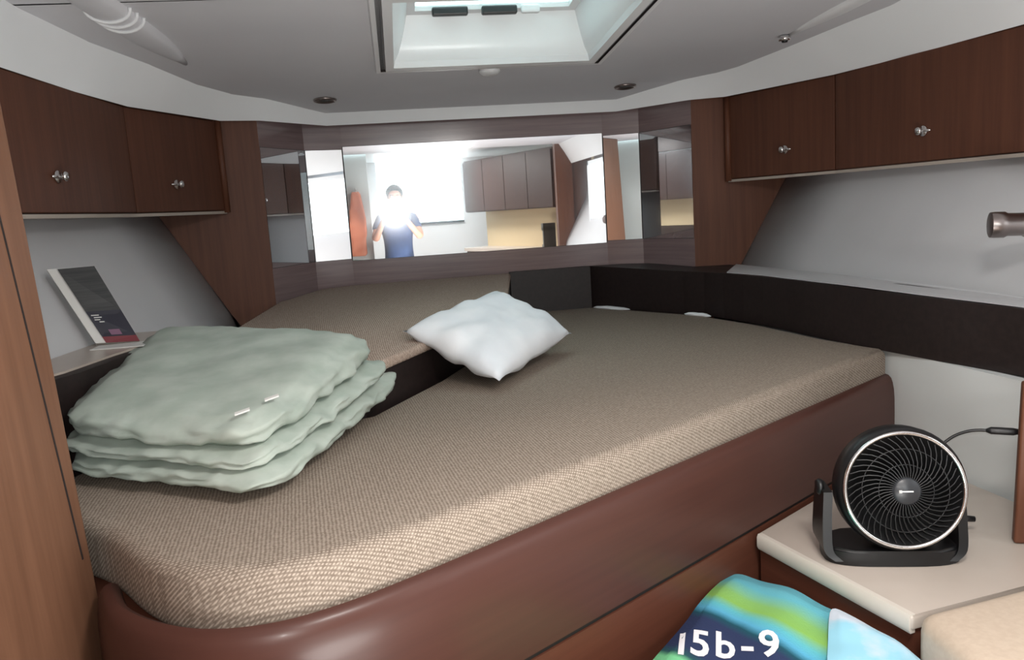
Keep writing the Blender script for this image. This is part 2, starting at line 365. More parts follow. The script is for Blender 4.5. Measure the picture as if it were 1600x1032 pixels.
for k in range(1, 7):
    t = k/6; cur = (.37-.055*t**.7, 2.415+.05*t**.7, 3.14-.05*t**.7); z_ = .01+.15*t
    rect_ring(bm, prev, cur, zc(pz), zc(z_)); prev, pz = cur, z_
obj('hatch_well', bm, M['fascia'], ht, smooth=True, auto=40)
bm = B(); rect_ring(bm, prev, (prev[0]-.03, prev[1]+.03, prev[2]-.03), zc(pz), zc(pz+.004))
rect_ring(bm, (prev[0]-.03, prev[1]+.03, prev[2]-.03), (prev[0]-.03, prev[1]+.03, prev[2]-.03), zc(pz+.004), zc(pz+.03)); obj('lens_frame', bm, M['plastic'], ht)
bm = B(); q = [(-.30, 2.48), (.30, 2.48), (.30, 3.075), (-.30, 3.075)]; prism(bm, q, lambda x, y: ZC(x, y)+.178, lambda x, y: ZC(x, y)+.186); obj('acrylic_pane', bm, M['tint'], ht)
for x in (-.16, .02):
    bm = B(); z_ = ZC(0, 3.03)+.135; box(bm, x-.065, x+.065, 3.015, 3.045, z_-.0, z_+.03); bev(bm, .006); obj('latch_handle', bm, M['black'], ht)
bm = B(); z_ = ZC(0, 3.03)+.14; box(bm, .10, .17, 3.02, 3.045, z_-.004, z_+.028); bev(bm, .008); obj('latch_knob', bm, M['plastic'], ht)
bm = B(); lathe(bm, [(.001, -.024), (.03, -.022), (.042, -.012), (.044, 0)], (0, 3.262, ZC(0, 3.26)), (0, .07, 1), 24); obj('screen_catch', bm, M['plastic'], ht, smooth=True)

# small dark downlights
for x, lab in ((-.675, 'small dark recessed downlight above the left end of the mirrors'), (.672, 'small dark recessed downlight above the right end of the mirrors')):
    y = 3.68; t = thing('downlight', lab, 'light', (x, y, ZC(x, y)), 'ceiling downlights')
    bm = B(); lathe(bm, [(.028, -.001), (.040, -.010), (.048, -.009), (.052, 0)], (x, y, ZC(x, y)), (0, .07, 1), 28); obj('bezel', bm, M['steel'], t, smooth=True)
    bm = B(); lathe(bm, [(.0005, -.005), (.028, -.004)], (x, y, ZC(x, y)), (0, .07, 1), 20); obj('lens', bm, M['black'], t)
# long moulded light housings at both sides of the headliner
for s, lab, y1 in ((-1, 'long tapered white moulding on the ceiling above the left lockers', 3.0), (1, 'long slim white moulding on the ceiling above the right lockers', 2.94)):
    t = thing('ceiling_moulding', lab, 'moulding', (s*1.12, 2.6, ZC(0, 2.6)), 'ceiling mouldings')
    bm = B(); rows = []; w = .055 if s < 0 else .035
    for k in range(15):
        u = k/14; y = 1.5+(y1-1.5)*u; xc = s*(1.24-.155*u); ww = w*(1 if u < .75 else max(.12, math.cos((u-.75)/.25*1.45)))
        hh = .030 if s < 0 else .020; hh *= (1 if u < .8 else max(.2, 1-(u-.8)*3))
        rows.append([bm.verts.new((xc+ww*math.cos(a), y, ZC(xc, y)+.002-hh*math.sin(a)**.7)) for a in [math.pi*j/8 for j in range(1, 8)]])
        rows[-1] = [bm.verts.new((xc+ww, y, ZC(xc, y)+.002))]+rows[-1]+[bm.verts.new((xc-ww, y, ZC(xc, y)+.002))]
    for a, c_ in zip(rows, rows[1:]):
        for j in range(8): bm.faces.new((a[j], a[j+1], c_[j+1], c_[j]))
    bm.faces.new(rows[-1])
    obj('moulded_cover', bm, M['headliner'] if s < 0 else M['plastic'], t, smooth=True)
    if s < 0:
        for k in range(3):
            y = 2.42+.045*k; xc = -(1.24-.155*(y-1.5)/1.5)
            bm = B(); tube(bm, [(xc+.06*math.cos(a), y+.02*math.sin(a), ZC(xc, y)-.033*math.sin(a)) for a in [math.pi*j/12 for j in range(13)]], .005, 8); obj('rib', bm, M['plastic'], t, smooth=True)
    else:
        bm = B(); lathe(bm, [(.022, 0), (.022, .012), (.016, .018)], (1.068, 2.93, ZC(1, 2.93)-.022), (0, 0, 1), 20); obj('end_cap', bm, M['chrome'], t, smooth=True)
        bm = B(); lathe(bm, [(.010, 0), (.012, .006)], (1.068, 2.93, ZC(1, 2.93)-.028), (0, 0, 1), 16); obj('screw', bm, M['black'], t, smooth=True)

# ------------------------------------------------------------------ overhead lockers
ZB = 1.415
for s in (-1, 1):
    t = thing('overhead_locker', 'row of dark brown overhead lockers with silver latches along the %s side' % SN[s], 'locker', (s*1.4, 2.4, ZB))
    P = [(s*x, y) for x, y in (LK if s > 0 else [(1.12, 3.595), (1.322, 3.05), (1.388, 2.2), (1.40, 1.47)])]
    # carcass
    out = [(s*1.40, 3.59), (s*1.60, 3.05), (s*1.68, 2.2), (s*1.7, 1.3)]
    ins = [(x+s*.020, y) for x, y in P]
    bm = B(); prism(bm, ins+out[::-1], ZB+.004, 1.80); obj('carcass', bm, M['locker'], t)
    bm = B(); prism(bm, [(x+s*.001, y) for x, y in P]+[(x+s*.03, y) for x, y in P[::-1]], ZB-.010, ZB+.001); obj('bottom_lipping', bm, M['beige'], t, label='pale beige strip under the lockers')
    for k in range(3):
        p, q = Vector(P[k]), Vector(P[k+1]); d = (q-p).normalized(); n = Vector((d.y, -d.x))*(-s if False else 1)
        n = Vector((s*abs(d.y), s*-abs(d.x)*(1 if False else 0)))
        bm = B()
        pa, qa = p+d*.003, q-d*.003
        nn = Vector((-d.y, d.x)); nn = nn if nn.x*s > 0 else -nn
        hexa(bm, [(pa.x, pa.y, ZB+.005), (qa.x, qa.y, ZB+.005), (qa.x+nn.x*.018, qa.y+nn.y*.018, ZB+.005), (pa.x+nn.x*.018, pa.y+nn.y*.018, ZB+.005),
                  (pa.x, pa.y, 1.787), (qa.x, qa.y, 1.787), (qa.x+nn.x*.018, qa.y+nn.y*.018, 1.787), (pa.x+nn.x*.018, pa.y+nn.y*.018, 1.787)])
        bev(bm, .003); dr = obj('door', bm, M['locker'], t)
        hp = {0: (1.235, 3.28), 1: (1.399, 2.596), 2: (1.48, 1.75)}[k]; hp = (1.372, 2.50) if (s < 0 and k == 1) else hp; c0 = Vector((s*hp[0], hp[1]))
        c0 = p+d*((c0-p).dot(d)); c3 = Vector((c0.x, c0.y, 1.522)); d3 = Vector((d.x, d.y, 0)); n3 = Vector((-nn.x, -nn.y, 0))
        bm = B(); lathe(bm, [(.016, .0), (.019, .003), (.017, .007), (.006, .008), (.006, .018), (.013, .021), (.015, .027), (.010, .032), (.0005, .033)], c3, n3, 20)
        tube(bm, [c3+d3*(-.034)+n3*.004, c3+d3*(-.02)+n3*.006, c3+d3*.02+n3*.006, c3+d3*.034+n3*.004], [.003, .006, .006, .003], 8)
        obj('latch', bm, M['chrome'], dr, smooth=True)

# ------------------------------------------------------------------ dark ledges round the berth
BR = [(.535, 3.985), (.72, 3.70), (.905, 3.38), (1.00, 3.0), (1.05, 2.57), (1.115, 2.2), (1.165, 1.98), (1.20, 1.80), (1.24, 1.5)]
BRs = catmull(BR, 3)
def hullx(y, z):
    i = 0
    while i < len(HY)-2 and y < HY[i+1]: i += 1
    t = (HY[i]-y)/(HY[i]-HY[i+1]); x = X0[i]+(X0[i+1]-X0[i])*t
    k = 0
    while k < len(HZ)-2 and z > HZ[k+1]: k += 1
    return x+off[k]+(off[k+1]-off[k])*(z-HZ[k])/(HZ[k+1]-HZ[k])
bm = B()
inner = [(p.x, p.y) for p in BRs]
outer = [(.70, 3.97), (.83, 3.91), (.958, 3.632)]+[(hullx(y, .85)-.004, y) for y in (3.60, 3.2, 2.8, 2.4, 2.0, 1.75, 1.5)]
prism(bm, inner+outer[::-1], .824, lambda x, y: min(1.036, 1.019+.035*max(0, y-3.5))-.024*max(0, 2.5-y))
lt = thing('side_ledge', 'long dark brown ledge along the right hull beside the mattress', 'ledge', (1.1, 2.6, .8))
obj('dark_band', bm, M['band'], lt)
bm = B(); box(bm, .125, .533, 3.955, 3.995, .80, 1.036); fb = obj('wall_band', bm, M['band'], lt)
bm = B(); it = [(p.x+.016, p.y) for p in BRs if p.y < 3.35]; ot = [(hullx(y, .95)-.004, y) for y in (3.60, 3.2, 2.8, 2.4, 2.0, 1.75, 1.5)]
prism(bm, it+ot[::-1], lambda x, y: 1.0192-.024*max(0, 2.5-y), lambda x, y: 1.023-.024*max(0, 2.5-y)); obj('ledge_top', bm, M['hull'], lt, label='white top of the ledge')
bm = B(); tube(bm, [(.534, 3.982, .80), (.534, 3.982, 1.03)], .006, 8); obj('corner_post', bm, M['black'], lt, smooth=True)
lt2 = thing('side_ledge', 'dark brown ledge at the left hull under the leaning booklet', 'ledge', (-1.15, 2.3, .8))
bm = B(); il = [(-1.055, 2.64), (-1.09, 2.40), (-1.14, 2.2), (-1.18, 1.98), (-1.235, 1.85), (-1.285, 1.76)]
ol = [(-(hullx(y, .85)-.004), y) for y in (2.64, 2.4, 2.2, 2.0, 1.88, 1.76)]
prism(bm, il+ol[::-1], .80, 1.034); obj('dark_band', bm, M['band'], lt2)
bm = B(); il2 = [(x-.035, y) for x, y in il]; prism(bm, il2+[(-(hullx(y, 1.04)-.004), y) for y in (2.64, 2.4, 2.2, 2.0, 1.88, 1.76)][::-1], 1.0345, 1.040); obj('ledge_top', bm, M['cream'], lt2)

# lower right liner below the ledge
bm = B(); pl = [(1.10, 2.62), (1.115, 2.3), (1.135, 2.05), (1.15, 1.85), (1.18, 1.5), (1.2, 1.0)]
prism(bm, pl+[(x+.03, y) for x, y in pl[::-1]], .0, .823); struct('wall_right_lower', bm, M['liner'])

# ------------------------------------------------------------------ bed
bed = thing('berth', 'dark glossy wooden berth with a curved front rail', 'bed', (0, 2.0, 0))
RAIL = [(1.115, 2.315), (.9, 2.168), (.42, 1.838), (0, 1.552), (-.28, 1.362), (-.42, 1.270), (-.53, 1.205), (-.64, 1.165), (-.75, 1.168), (-.85, 1.215), (-.94, 1.30), (-.992, 1.405)]
RAILc = catmull(RAIL, 5)
prof = [(0, .515)]+[(0, .53), (0, .62), (.0008, .67), (.003, .70), (.007, .722), (.012, .736), (.020, .745), (.030, .748), (.040, .742), (.045, .73), (.045, .515)]
path = [(p.x, p.y) for p in RAILc]
bm = B(); sweep(bm, path[::-1], [(-o, z) for o, z in prof]); obj('front_rail', bm, M['rail'], bed, auto=40)
bm = B(); sweep(bm, path[::-1], [(-.008, .502), (-.008, .513), (-.045, .513), (-.045, .502)]); obj('shadow_gap', bm, M['groove'], bed)
bm = B(); sweep(bm, path[::-1], [(-.004, .003), (-.004, .501), (-.045, .501), (-.045, .003)]); obj('plinth_board', bm, M['rail2'], bed)
# berth board beneath the mattresses
MT = [(.525, 3.95), (.70, 3.69), (.885, 3.38), (.985, 3.0), (1.035, 2.6), (1.085, 2.40), (1.10, 2.345)]
FR = [(1.095, 2.345), (.81, 2.153), (.50, 1.940), (.184, 1.722), (-.0, 1.596), (-.18, 1.475), (-.375, 1.345), (-.485, 1.275), (-.585, 1.225), (-.685, 1.208), (-.79, 1.240), (-.88, 1.325), (-.955, 1.43), (-1.01, 1.495), (-1.08, 1.56), (-1.15, 1.66), (-1.185, 1.78), (-1.15, 1.93)]
LF = [(-.85, 1.975), (-.53, 2.12), (-.325, 2.50), (.02, 3.30), (.13, 3.95)]
outl = [Vector(p) for p in MT]+catmull(FR[1:], 3)+[Vector(p) for p in LF]
RI = []
for i in range(1, len(RAILc)-1):
    d_ = (RAILc[i+1]-RAILc[i-1]).normalized(); RI.append((RAILc[i].x+d_.y*.03, RAILc[i].y-d_.x*.03))
bm = B(); prism(bm, RI+[(-1.03, 1.48), (-1.15, 1.66), (-1.18, 1.78), (-1.14, 1.93)]+[tuple(p) for p in LF]+MT[:-1], .66, .708); obj('berth_board', bm, M['rail2'], bed)

def cushion(bm, poly, z0, z1, r=.022, seg=4, top=None, inset_bottom=.006):
    """mattress slab with rounded upper and lower edges; grid-free top fan"""
    P = [Vector(p) for p in poly]; n = len(P)
    area = sum(P[i].x*P[(i+1) % n].y-P[(i+1) % n].x*P[i].y for i in range(n))
    if area < 0: P = P[::-1]
    nm = []
    for i in range(n):
        d0 = (P[i]-P[i-1]).normalized(); d1 = (P[(i+1) % n]-P[i]).normalized(); d = d0+d1
        d = d.normalized() if d.length > 1e-6 else d0; nm.append(Vector((-d.y, d.x)))
    tf = top or (lambda x, y: 0)
    levels = [(r*(1-math.cos(a)), z0+r*(1-math.sin(a))) for a in [math.pi/2*(1-k/seg) for k in range(seg+1)]]
    levels = [(r-r*math.sin(math.pi/2*k/seg), z0+r-r*math.cos(math.pi/2*k/seg)) for k in range(seg+1)]
    levels += [(0, z0+(z1-z0)*.5)]+[(r-r*math.cos(math.pi/2*k/seg), z1-r+r*math.sin(math.pi/2*k/seg)) for k in range(seg+1)]
    rows = []
    for o_, z in levels:
        w = (z-z0)/(z1-z0)
        rows.append([bm.verts.new((p.x+m_.x*o_, p.y+m_.y*o_, z+tf(p.x, p.y)*(1 if top else 0))) for p, m_ in zip(P, nm)])
    for a, c_ in zip(rows, rows[1:]):
        for j in range(n): bm.faces.new((a[j], a[(j+1) % n], c_[(j+1) % n], c_[j]))
    bm.faces.new(rows[0][::-1]); bm.faces.new(rows[-1])
mt = thing('mattress', 'large brown tweed mattress with a rounded front corner on the berth', 'mattress', (0, 2.2, .71))
bm = B(); cushion(bm, [(p.x, p.y) for p in outl], .709, .830, .028, 5); obj('mattress_body', bm, M['tweed'], mt, smooth=True, auto=50)
sht = thing('bed_sheet', 'white sheet edge peeking out between the mattress and the dark right ledge', 'sheet', (.7, 3.7, .83))
for c8 in ([(.54, 3.90), (.66, 3.72), (.69, 3.735), (.57, 3.94)], [(.84, 3.425), (.905, 3.30), (.925, 3.31), (.86, 3.44)]):
    bm = B(); softbox(bm, [(x-.02, y-.01, .828) for x, y in c8]+[(x-.02, y-.01, .842) for x, y in c8], (6, 6, 3), .5, lambda p, a, b_, c_: p+Vector((0, 0, noise.noise(p*40)*.004))); obj('sheet_edge', bm, M['pillow'], sht, smooth=True)

# dark platform and tan cushion at the left
PF = [(.12, 3.95), (.01, 3.31), (-.335, 2.515), (-.54, 2.135), (-.86, 1.985), (-1.13, 1.94), (-1.125, 2.2), (-1.07, 2.5), (-1.045, 2.66), (-1.03, 3.0), (-.95, 3.58), (-.93, 3.62), (-.80, 3.90), (-.64, 3.96)]
zt = lambda x, y: max(0, (y-2.45))*.048
pt = thing('berth_platform', 'dark raised berth platform under the tan cushion at the left', 'platform', (-.6, 2.9, .66))
bm = B(); prism(bm, PF, .70, lambda x, y: .925+zt(x, y)); obj('platform_body', bm, M['band'], pt)
tc = thing('berth_cushion', 'flat tan tweed cushion on the raised left platform behind the white pillow', 'cushion', (-.5, 3.0, .93))
CP = [(.125, 3.95), (.02, 3.31), (-.325, 2.50), (-.53, 2.12), (-.86, 1.975), (-1.125, 1.945), (-1.12, 2.2), (-1.065, 2.5), (-1.04, 2.66), (-1.02, 3.0), (-.945, 3.58), (-.92, 3.62), (-.795, 3.89), (-.64, 3.95)]
bm = B(); cushion(bm, CP, .928, .960, .012, 3, zt); obj('cushion_body', bm, M['tweed2'], tc, smooth=True, auto=50)

# ------------------------------------------------------------------ left closet bulkhead (near, leaning with the hull)
ct = thing('closet', 'light brown wooden closet side at the left edge of the frame', 'closet', (-1.05, 1.2, 0))
def cx(z): return -1.036+(1.583-z)*.0405
bm = B(); q = [(cx(z), 1.45, z) for z in (0, 1.99)]
hexa(bm, [(cx(0)-.02, 1.0, 0), (cx(0), 1.45, 0), (cx(0)-.03, 1.462, 0), (cx(0)-.05, 1.0, 0), (cx(1.99)-.02, 1.0, 1.99), (cx(1.99), 1.45, 1.99), (cx(1.99)-.03, 1.462, 1.99), (cx(1.99)-.05, 1.0, 1.99)])
bev(bm, .004); obj('side_panel', bm, M['closet'], ct)
bm = B(); hexa(bm, [(cx(0)-.012, -.2, 0), (cx(0)-.022, .999, 0), (cx(0)-.05, .999, 0), (cx(0)-.05, -.2, 0), (cx(1.99)-.012, -.2, 1.99), (cx(1.99)-.022, .999, 1.99), (cx(1.99)-.05, .999, 1.99), (cx(1.99)-.05, -.2, 1.99)]); obj('rear_panel', bm, M['closet'], ct)
# narrow dark groove of the closet door
bm = B()
def onpanel(y, z, o_=.0012): return (cx(z)-.02+(y-1.0)/.45*.02+o_, y, z)
g = [onpanel(1.322, 1.75), onpanel(1.405, .80)]
g = [onpanel(1.345, 1.75), onpanel(1.420, .795)]
for a_, b_ in ((.0, .0),):
    v = [(g[0][0], g[0][1]-.0022, g[0][2]), (g[0][0], g[0][1]+.0022, g[0][2]), (g[1][0], g[1][1]+.0022, g[1][2]), (g[1][0], g[1][1]-.0022, g[1][2])]
    slab(bm, v, .002, (-1, 0, 0))
obj('door_groove', bm, M['groove'], ct)

# ------------------------------------------------------------------ shelf with the fan
sh = thing('side_shelf', 'cream topped wooden shelf unit carrying the black fan', 'shelf', (.8, 1.7, 0))
ST = [(.415, 1.825), (.525, 1.365), (.9, 1.44), (1.14, 1.44), (1.13, 1.85), (1.115, 2.05), (1.098, 2.29)]
bm = B(); prism(bm, ST, .470, .50); bev(bm, .006, 3); obj('shelf_top', bm, M['cream'], sh, auto=40)
bm = B(); sweep(bm, [(.428, 1.822), (.537, 1.372)], [(0, .462), (.012, .462), (.016, .470), (.016, .494), (.012, .502), (0, .502)]); obj('edge_lip', bm, M['beige2'], sh, auto=40)
bm = B(); prism(bm, [(.425, 1.825), (.535, 1.375), (.9, 1.45), (1.13, 1.45), (1.12, 1.85), (1.09, 2.28)], .0, .469); obj('cabinet_side', bm, M['rail2'], sh)
# cream rounded seat in the corner of the picture
st = thing('bench', 'cream rounded bench at the bottom right in front of the shelf', 'bench', (.8, 1.0, 0))
bm = B(); v = hexa(bm, [(.505, 1.0, .30), (1.14, .8, .30), (1.14, 1.43, .30), (.515, 1.345, .30), (.505, 1.0, .525), (1.14, .8, .535), (1.14, 1.43, .535), (.515, 1.345, .525)]); bev(bm, .035, 5); obj('seat_cushion', bm, M['cream_vinyl'], st, smooth=True, auto=50)
bm = B(); v = hexa(bm, [(.56, 1.0, 0), (1.2, .8, 0), (1.2, 1.36, 0), (.56, 1.33, 0), (.56, 1.0, .299), (1.2, .8, .299), (1.2, 1.36, .299), (.56, 1.33, .299)]); obj('seat_base', bm, M['cream'], st)
# wooden upright at the right border
wc = thing('wooden_upright', 'brown wooden upright standing on the shelf at the right border', 'post', (1.0, 1.6, .5))
bm = B(); hexa(bm, [(.945, 1.600, .501), (1.13, 1.52, .501), (1.13, 1.60, .501), (.958, 1.625, .501), (.957, 1.600, .885), (1.13, 1.52, .885), (1.13, 1.60, .885), (.970, 1.625, .885)]); bev(bm, .006, 3); obj('upright_panel', bm, M['cherry'], wc, auto=40)

# ------------------------------------------------------------------ fan
fc = Vector((.655, 1.60, .672)); fx = Vector((-.28, -1, .18)).normalized()
fn = thing('desk_fan', 'black round desk fan with a chrome ring on the cream shelf', 'fan', (.66, 1.66, .5))
u = Vector((0, 0, 1)).cross(fx).normalized(); v = fx.cross(u)          # u: to the side, v: up
RR = .128
bm = B(); lathe(bm, [(RR-.004, .030), (RR+.006, .026), (RR+.012, .010), (RR+.012, -.028), (RR-.01, -.055), (RR-.05, -.078), (.05, -.088), (.0005, -.090)], fc, fx, 48)
lathe(bm, [(RR-.004, .030), (RR-.006, .0), (RR-.016, -.045), (.04, -.062), (.0005, -.064)], fc, fx, 48); obj('housing', bm, M['black'], fn, smooth=True, auto=60)
bm = B(); lathe(bm, [(RR+.003, .027), (RR+.003, .033), (RR-.001, .036), (RR-.006, .033), (RR-.006, .027)], fc, fx, 64, close=True); obj('chrome_ring', bm, M['chrome'], fn, smooth=True, label='bright chrome ring')
bm = B()
for k in range(44):
    a0 = 2*math.pi*k/44; pts = []
    for i in range(6):
        r = .030+(RR-.036)*i/5; a = a0+.55*(i/5)**1.3; pts.append(fc+(u*math.cos(a)+v*math.sin(a))*r+fx*(.044-.016*(i/5)**2))
    tube(bm, pts, .0016, 5, False)
for r, h in ((.058, .041), (.092, .036)):
    lathe(bm, [(r+.0015, h), (r, h+.0015), (r-.0015, h), (r, h-.0015)], fc, fx, 40, close=True)
obj('front_grille', bm, M['black'], fn, smooth=True)
bm = B(); lathe(bm, [(.031, .030), (.031, .044), (.026, .049), (.0005, .050)], fc, fx, 32); obj('grille_badge', bm, mat('dark_grey_badge', s2l((44, 46, 50)), .35), fn, smooth=True, auto=50)
bm = B()
c0 = fc+fx*.0508-u*0; slab(bm, [c0-u*.018+v*.0015, c0+u*.012+v*.0015, c0+u*.012-v*.0015, c0-u*.018-v*.0015], .0008, -fx); slab(bm, [c0-u*.018+v*.003, c0-u*.012+v*.003, c0-u*.012-v*.003, c0-u*.018-v*.003], .0009, -fx)
obj('badge_mark', bm, M['paper'], fn)
for k in range(3):
    bm = B(); a0 = 2*math.pi*k/3+.4; g = []
    for i in range(6):
        r = .022+(RR-.040)*i/5
        g.append([bm.verts.new(fc+(u*math.cos(a)+v*math.sin(a))*r+fx*(-.016+.03*(j/4-.5))) for j in range(5) for a in [a0+(.25+.75*(i/5))*(j/4)+.35*(i/5)]])
    for r0, r1 in zip(g, g[1:]):
        for j in range(4): bm.faces.new((r0[j], r0[j+1], r1[j+1], r1[j]))
    o = obj('blade', bm, mat('smoke_blade', s2l((58, 58, 60)), .3) if k == 0 else bpy.data.materials['smoke_blade'], fn, smooth=True); sd = o.modifiers.new('s', 'SOLIDIFY'); sd.thickness = .002
bm = B(); lathe(bm, [(.024, -.045), (.026, -.005), (.018, .004), (.0005, .006)], fc, fx, 24); obj('blade_hub', bm, M['black'], fn, smooth=True)
# U bracket and base
fu = Vector((u.x, u.y, 0)).normalized(); fb_ = Vector((fx.x, fx.y, 0)).normalized(); base = Vector((.648, 1.635, .501))
if fu.x < 0: fu = -fu
def brk(sd):
    bm = B(); w = RR+.013; pts = [base+fu*(sd*w)+Vector((0, 0, .165))-fb_*.0, base+fu*(sd*(w+.004))+Vector((0, 0, .09)), base+fu*(sd*(w+.002))+Vector((0, 0, .03)), base+fu*(sd*(w-.02))+Vector((0, 0, .008))]
    pts = catmull(pts, 5); rows = []
    for i, p in enumerate(pts):
        t_ = i/(len(pts)-1); hw = .040+.022*t_; th = .010
        rows.append([bm.verts.new(p+fb_*a+fu*(b_*sd)) for a, b_ in ((-hw, -th), (hw, -th), (hw, th), (-hw, th))])
    for a, c_ in zip(rows, rows[1:]):
        for j in range(4): bm.faces.new((a[j], a[(j+1) % 4], c_[(j+1) % 4], c_[j]))
    bm.faces.new(rows[0][::-1]); bm.faces.new(rows[-1]); return bm
for sd in (-1, 1): obj('bracket_arm', brk(sd), M['black'], fn, auto=50)
bm = B(); q = []
for k in range(28):
    a = 2*math.pi*k/28; ca, sa = math.cos(a), math.sin(a); q.append(base+fu*(.148*math.copysign(abs(ca)**.6, ca))+fb_*(.068*math.copysign(abs(sa)**.6, sa)+.004))
prism(bm, [(p.x, p.y) for p in q], .501, .538); bmesh.ops.bevel(bm, geom=[e for e in bm.edges if abs(e.verts[0].co.z-.538) < 1e-4 and abs(e.verts[1].co.z-.538) < 1e-4], offset=.006, segments=3, affect='EDGES'); obj('base', bm, M['black'], fn, auto=50)
for sd in (-1, 1):
    bm = B(); p = base+fu*(sd*(RR+.016))+Vector((0, 0, .165)); lathe(bm, [(.017, 0), (.019, .008), (.015, .014), (.0005, .015)], p, fu*sd, 20); obj('tilt_knob', bm, M['black'], fn, smooth=True)
# power lead and plug
cb = thing('power_cable', 'thin black cable with a plug running from the fan to the wooden upright', 'cable', (.9, 1.7, .7))
bm = B(); pts = catmull([(.79, 1.68, .690), (.82, 1.70, .715), (.86, 1.70, .742), (.90, 1.69, .755), (.935, 1.67, .757)], 5); tube(bm, pts, .0036, 8); obj('cable_lead', bm, M['black'], cb, smooth=True)
bm = B(); tube(bm, [(.925, 1.675, .757), (.935, 1.670, .757), (.972, 1.645, .757), (.984, 1.640, .757)], [.004, .009, .009, .006], 12); obj('plug_body', bm, M['black'], cb, smooth=True)
cl = thing('short_lead', 'short black rigid lead sticking out on the shelf right of the fan base', 'cable', (.86, 1.68, .52))
bm = B(); tube(bm, catmull([(.79, 1.69, .560), (.83, 1.70, .552), (.865, 1.69, .541)], 4), .0035, 8); obj('lead', bm, M['black'], cl, smooth=True)
bm = B(); tube(bm, [(.858, 1.69, .542), (.885, 1.685, .538), (.905, 1.68, .536)], [.006, .008, .007], 10); obj('lead_tip', bm, M['black'], cl, smooth=True)
bm = B(); tube(bm, [(.862, 1.70, .501), (.862, 1.70, .548)], .004, 8); obj('lead_foot', bm, M['black'], cl, smooth=True)

# ------------------------------------------------------------------ reading lamp on the right hull
rl = thing('reading_lamp', 'dark metal cylindrical reading lamp on the white hull at the right border', 'lamp', (1.42, 2.1, 1.2))
a0 = Vector((1.165, 1.98, 1.223)); ax = Vector((1, -.45, -.03)).normalized()
bm = B(); lathe(bm, [(.026, 0), (.034, .002), (.035, .012), (.035, .036), (.031, .042), (.030, .13), (.024, .142), (.0005, .146)], a0, ax, 32); obj('lamp_head', bm, M['steel'], rl, smooth=True, auto=40)
bm = B(); lathe(bm, [(.0005, .002), (.025, .0015)], a0, ax, 24); obj('lamp_lens', bm, M['black'], rl)
p1 = a0+ax*.075; hxp = Vector((hullx(1.86, 1.165)-.004, 1.86, 1.165))
bm = B(); tube(bm, catmull([p1, p1+Vector((.03, 0, -.035)), hxp-Vector((.03, 0, 0)), hxp], 5), .007, 10); obj('lamp_arm', bm, M['steel'], rl, smooth=True)
bm = B(); lathe(bm, [(.030, 0), (.030, .008), (.012, .014)], hxp, (-1, 0, .3), 24); obj('wall_plate', bm, M['steel'], rl, smooth=True)

# ------------------------------------------------------------------ booklet leaning at the left
bk = thing('booklet', 'thick white booklet with a dark slate and navy cover leaning on the left ledge', 'book', (-1.2, 2.4, 1.04))
BL, BRt = Vector((-1.255, 2.385, 1.048)), Vector((-1.172, 2.41, 1.042)); TL, TR = Vector((-1.335, 2.335, 1.262)), Vector((-1.285, 2.445, 1.262))
TL, TR = Vector((-1.372, 2.43, 1.262)), Vector((-1.29, 2.478, 1.262))
nb = (BRt-BL).cross(TL-BL).normalized()
if nb.y > 0: nb = -nb
eL = (BRt-BL)*-.30; bm = B(); slab(bm, [BL+eL, BRt, TR, TL+eL], .022, -nb); obj('pages', bm, M['paper'], bk)
def onbk(a, b_, o_=.001):
    return (BL*(1-a)+BRt*a)*(1-b_)+(TL*(1-a)+TR*a)*b_+nb*o_
def patch(bm, a0, a1, b0, b1, o_=.001): slab(bm, [onbk(a0, b0, o_), onbk(a1, b0, o_), onbk(a1, b1, o_), onbk(a0, b1, o_)], .0009, -nb)
bm = B(); patch(bm, 0, 1, .42, 1); obj('cover_upper', bm, M['slate'], bk, label='slate grey upper cover')
bm = B(); patch(bm, 0, 1, .08, .42); obj('cover_lower', bm, M['navy'], bk, label='navy lower cover')
bm = B(); patch(bm, 0, 1, 0, .08); obj('cover_strip', bm, M['red'], bk, label='dark red bottom strip')
bm = B()
for k, (a0_, a1_, b0_) in enumerate(((.08, .30, .36), (.12, .34, .33), (.10, .26, .30), (.2, .34, .27))): patch(bm, a0_, a1_, b0_, b0_+.012, .0018)
obj('cover_text', bm, M['paper'], bk)
bm = B(); patch(bm, .30, .62, .10, .17, .0018); obj('cover_emblem', bm, mat('mauve_print', s2l((120, 84, 110)), .5), bk)
sp = [onbk(0, 0, 0), onbk(0, 1, 0), onbk(0, 1, 0)-nb*.026, onbk(0, 0, 0)-nb*.026]
# dark red leaflet edge lying under it
bm = B(); hexa(bm, [(-1.27, 2.30, 1.0405), (-1.13, 2.30, 1.0405), (-1.12, 2.40, 1.0405), (-1.27, 2.372, 1.0405), (-1.27, 2.30, 1.043), (-1.13, 2.30, 1.043), (-1.12, 2.40, 1.043), (-1.27, 2.372, 1.043)])
o = obj('leaflet', bm, M['paper'], None); o['label'] = 'flat white leaflet on the left ledge under the booklet'; o['category'] = 'leaflet'

